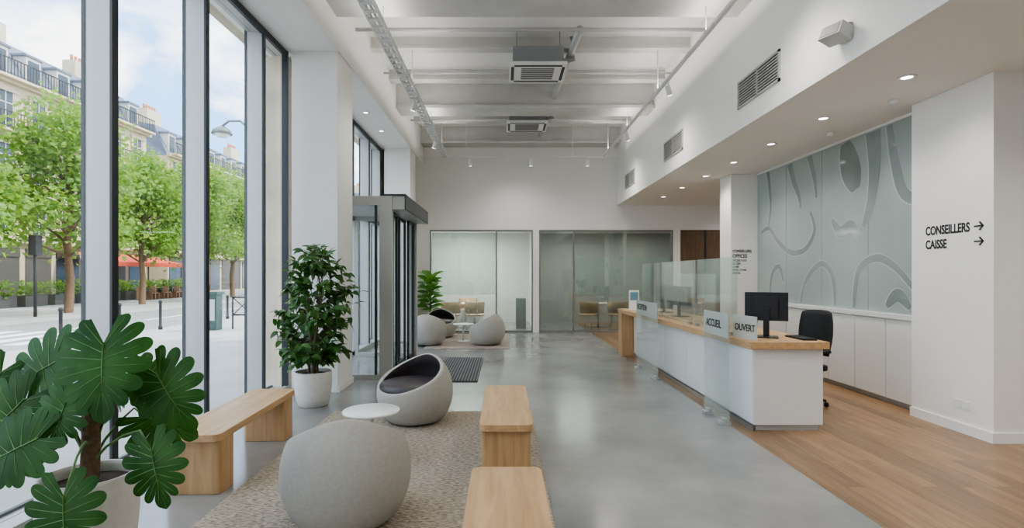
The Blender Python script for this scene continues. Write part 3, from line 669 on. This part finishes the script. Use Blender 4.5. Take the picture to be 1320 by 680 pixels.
def building(X,ya,yb,H0=3.8,fh=3.15,nf=3,seed=0):
    b=MB(); ztop=H0+fh*nf
    b.box(X-12,X,ya,yb,-.1,ztop,0)
    for z in (H0-.25,ztop-.1): b.box(X,X+.35,ya-.2,yb+.2,z,z+.3,0)
    n=int((yb-ya)/2.3); dy=(yb-ya)/n
    for i in range(n):
        yc=ya+(i+.5)*dy
        for f in range(nf):
            z=H0+f*fh+.35
            b.box(X,X+.04,yc-.55,yc+.55,z,z+2.2,2); b.box(X,X+.10,yc-.72,yc-.55,z,z+2.35,0); b.box(X,X+.10,yc+.55,yc+.72,z,z+2.35,0); b.box(X,X+.16,yc-.8,yc+.8,z+2.2,z+2.42,0)
            b.box(X+.04,X+.07,yc-.03,yc+.03,z,z+2.2,6); b.box(X+.04,X+.07,yc-.55,yc+.55,z+1.5,z+1.56,6)
            b.box(X+.04,X+.07,yc-.55,yc-.48,z,z+2.2,6); b.box(X+.04,X+.07,yc+.48,yc+.55,z,z+2.2,6)
            if f in (1,):
                b.box(X+.3,X+.33,yc-.7,yc+.7,z+.95,z+1.0,3); b.box(X,X+.35,yc-.75,yc+.75,z-.1,z,0)
                for k in range(9): b.box(X+.3,X+.33,yc-.7+k*.17,yc-.67+k*.17,z,z+.95,3)
        b.box(X,X+.05,yc-.95,yc+.95,0,3.0,4 if i%3 else 2); b.box(X,X+.1,yc-.95,yc+.95,2.7,3.25,4)
        b.box(X-1.6,X-.3,yc-.55,yc+.55,ztop+.4,ztop+2.2,6); b.box(X-.3,X-.27,yc-.4,yc+.4,ztop+.55,ztop+2.0,2); b.box(X-1.7,X-.2,yc-.65,yc+.65,ztop+2.2,ztop+2.35,1)
    for z in (H0+fh*(nf-1)+.2,ztop+.2):
        b.box(X,X+.8,ya,yb,z-.15,z,0); b.box(X+.72,X+.77,ya,yb,z+.95,z+1.02,3); b.box(X+.72,X+.75,ya,yb,z+.1,z+.14,3)
        y=ya
        while y<yb: b.box(X+.73,X+.76,y,y+.04,z,z+.95,3); y+=.22
    vs=[(X,ya,ztop),(X,yb,ztop),(X-1.6,ya+.5,ztop+3),(X-1.6,yb-.5,ztop+3),(X-6,ya+2,ztop+4),(X-6,yb-2,ztop+4),(X-12,ya,ztop),(X-12,yb,ztop)]
    b.add(vs,[(0,1,3,2),(2,3,5,4),(4,5,7,6),(0,2,4,6),(1,7,5,3)],1)
    y=ya+2
    while y<yb-1:
        b.box(X-4.2,X-3.2,y,y+2.2,ztop+2.5,ztop+5.0,0)
        for k in range(5): b.lathe(X-3.7,y+.3+k*.4,[(.12,ztop+5),(.1,ztop+5.5)],8,5)
        y+=8
    b.obj('haussmann_building',[FAC,SLATE,WIN,IRON,SHOP,TERR,WFR])
building(-30,8,45.5); building(-31,50,92,3.6,3.0,3,2); building(-24,100,150,3.8,3.2,3,3)
AW=mat('red_awning',(.66,.10,.06),.7)
def awning(ya,yb):
    b=MB()
    b.add([(-29.6,ya,3.2),(-29.6,yb,3.2),(-26.6,ya,2.5),(-26.6,yb,2.5),(-26.6,ya,2.2),(-26.6,yb,2.2)],[(0,1,3,2),(2,3,5,4)],0)
    for y in (ya+.1,(ya+yb)/2,yb-.1): b.tube([(-26.7,y,-.1),(-26.7,y,2.5)],.05,8,1)
    b.obj('cafe_awning',[AW,IRON],recalc=False)
awning(36.5,45)
rd=random.Random(9)
b=MB()
for i in range(9):
    x=-25.6; y=27.5+i*1.9; b.box(x-.3,x+.3,y-.7,y+.7,-.1,.5,1)
    for k in range(170):
        p=(x+rd.uniform(-.35,.35),y+rd.uniform(-.8,.8),.45+rd.random()*.75); d=Vector((rd.uniform(-1,1),rd.uniform(-1,1),rd.uniform(-.2,1))); simple_leaf(b,frame(p,d,Vector((rd.random(),rd.random(),1))),.25,.14,0)
b.obj('planter_hedge',[TREEL,SHOP],recalc=False)
b=MB()
for i in range(6):
    y=37+i*1.4; b.lathe(-24.4,y,[(.35,.62),(.35,.66)],16,0); b.lathe(-24.4,y,[(.03,-.1),(.03,.62)],8,0)
    for s in (-1,1): b.box(-24.6,-24.2,y+s*.5-.18,y+s*.5+.18,.32,.37,1); b.box(-24.6,-24.2,y+s*.68-.02,y+s*.68+.02,-.1,.8,1); b.box(-24.6,-24.2,y+s*.32-.02,y+s*.32+.02,-.1,.32,1)
b.obj('cafe_terrace_seating',[IRON,mat('rattan',(.35,.2,.12),.8)])

def tree_meshes(seed):
    rd=random.Random(seed); b=MB()
    b.tube([(0,0,-.1),(.06,.04,1.5),(-.08,0,3.0),(.08,.06,5.0),(0,0,7)],.19,10,0,.07)
    blobs=[]
    for i in range(24):
        a=i*2.4+rd.uniform(-.5,.5); z=3.3+5.0*(i/24)+rd.uniform(-.3,.3); rr=(2.7 if z<6.4 else 1.7)*(.35+.65*rd.random()); c=Vector((rr*math.cos(a),rr*math.sin(a),z)); blobs.append((c,rd.uniform(.6,1.25)))
        b.tube([(0,0,max(2.4,min(z-1.4,5.5))),(c.x*.5,c.y*.5,z-.5),c],.06,6,0,.015)
    blobs.append((Vector((.2,0,8.6)),.8))
    for c,r in blobs:
        for k in range(int(330*r)):
            d=Vector((rd.gauss(0,1),rd.gauss(0,1),rd.gauss(0,1)))*r*.62; p=c+Vector((d.x,d.y,d.z*.75))
            t=Vector((rd.uniform(-1,1),rd.uniform(-1,1),rd.uniform(-1,.4))).normalized(); nr=Vector((rd.uniform(-.9,.9),rd.uniform(-.9,.9),1)); M=frame(p,t,nr); s=rd.uniform(.16,.28)
            b.add([M@Vector((0,0,0)),M@Vector((s*.5,s*.5,.03)),M@Vector((0,s,-.03)),M@Vector((-s*.5,s*.5,.03))],[(0,1,2,3)],1)
    return b.obj('plane_tree',[BARK,TREEL],recalc=False,origin=(0,0,0))
t0=tree_meshes(1); t1=tree_meshes(2)
pl=[(-19.5,24.3,1,0),(-21,31.5,.95,1),(-20.5,35.5,1.0,2),(-20.5,41,1,3),(-20,18.0,1,4),(-20.5,47,.95,5),(-20,54,1,1.2),(-20,62,1,2.6),(-20,72,1,.5),(-21,12,1,2),(-7.5,48,.8,1),(-7.5,60,.9,4)]
for i,(x,y,s,r) in enumerate(pl):
    src=t0 if i%2==0 else t1
    o=src if i<2 else D.objects.new('plane_tree',src.data)
    if i>=2: col.objects.link(o)
    o.location=(x,y,-.02); o.scale=(s,s,s); o.rotation_euler=(0,0,r)
for (x,y) in [(-10.7,13.1),(-10.7,15.1),(-10.7,16.9),(-10.7,11),(-10.7,19),(-10.7,21)]:
    b=MB(); b.lathe(x,y,[(.06,-.1),(.06,.0),(.04,.02),(.04,.72),(.055,.74),(.055,.78),(.03,.82)],16); b.obj('street_bollard',[IRON])
b=MB(); x,y=-6.6,14.2
b.lathe(x,y,[(.09,-.1),(.08,.6),(.05,.7),(.045,4.9)],16,0)
b.tube([(x,y,4.9),(x-.05,y,5.4),(x-.3,y,5.62),(x-.6,y,5.62),(x-.78,y,5.48)],.03,8,0)
b.lathe(x-.78,y,[(.03,5.50),(.22,5.38),(.26,5.28),(.24,5.27)],20,0); b.lathe(x-.78,y,[(.2,5.27),(.12,5.2)],20,1)
b.obj('street_lamp',[mat('lamp_post_grey',(.2,.22,.22),.5,.4),TABLEW])
b=MB(); b.box(-9.15,-8.8,16.6,16.95,-.1,1.0,0); b.box(-9.2,-8.75,16.55,17.0,1.0,1.08,0); b.box(-9.1,-8.85,16.585,16.6,.2,.85,1); b.obj('litter_bin',[mat('bin_green',(.05,.09,.08),.5),GREYM])
b=MB()
for z in (.35,.9): b.tube([(-8.5,17,z),(-7.9,17,z)],.025,8)
for x in (-8.5,-7.9): b.tube([(x,17,-.1),(x,17,.95)],.025,8)
b.tube([(-8.5,17,.35),(-7.9,17,.9)],.015,6); b.tube([(-8.5,17,.9),(-7.9,17,.35)],.015,6)
b.obj('street_barrier',[IRON])
b=MB(); b.tube([(-19,22,-.1),(-19,22,3.2)],.06,8,0); b.box(-19.15,-18.85,21.85,22.15,2.4,3.2,0); b.obj('traffic_light',[IRON])

# ---------------------------------------------------------------- world + sun
w=D.worlds.new('sky'); sc.world=w; w.use_nodes=True; n=w.node_tree; bg=n.nodes['Background']
tc=n.nodes.new('ShaderNodeTexCoord'); mp=n.nodes.new('ShaderNodeMapping'); mp.inputs['Scale'].default_value=(1,1,1.8); n.links.new(tc.outputs['Generated'],mp.inputs[0])
no=n.nodes.new('ShaderNodeTexNoise'); no.inputs['Scale'].default_value=4.2; no.inputs['Detail'].default_value=9; no.inputs['Roughness'].default_value=.55; n.links.new(mp.outputs[0],no.inputs['Vector'])
r=n.nodes.new('ShaderNodeValToRGB'); r.color_ramp.elements[0].position=.42; r.color_ramp.elements[0].color=(.24,.43,.76,1); r.color_ramp.elements[1].position=.56; r.color_ramp.elements[1].color=(1.0,.99,.965,1)
n.links.new(no.outputs['Fac'],r.inputs[0]); n.links.new(r.outputs[0],bg.inputs[0]); bg.inputs[1].default_value=3.2
l=D.lights.new('sun','SUN'); l.energy=2.8; l.angle=math.radians(4); l.color=(1,.94,.83); o=D.objects.new('sun',l); col.objects.link(o); o.rotation_euler=(math.radians(-12),math.radians(42),0)

# ---------------------------------------------------------------- camera
cd=D.cameras.new('camera'); cam=D.objects.new('camera',cd); col.objects.link(cam); sc.camera=cam
cam.location=(0,0,1.6); cam.rotation_euler=(math.radians(90),0,0); cd.sensor_width=36; cd.lens=36*700/1320; cd.shift_x=10/1320; cd.shift_y=14/1320; cd.clip_end=500
sc.view_settings.view_transform='AgX'
try: sc.view_settings.look='AgX - Medium High Contrast'
except Exception: pass
sc.view_settings.exposure=.48
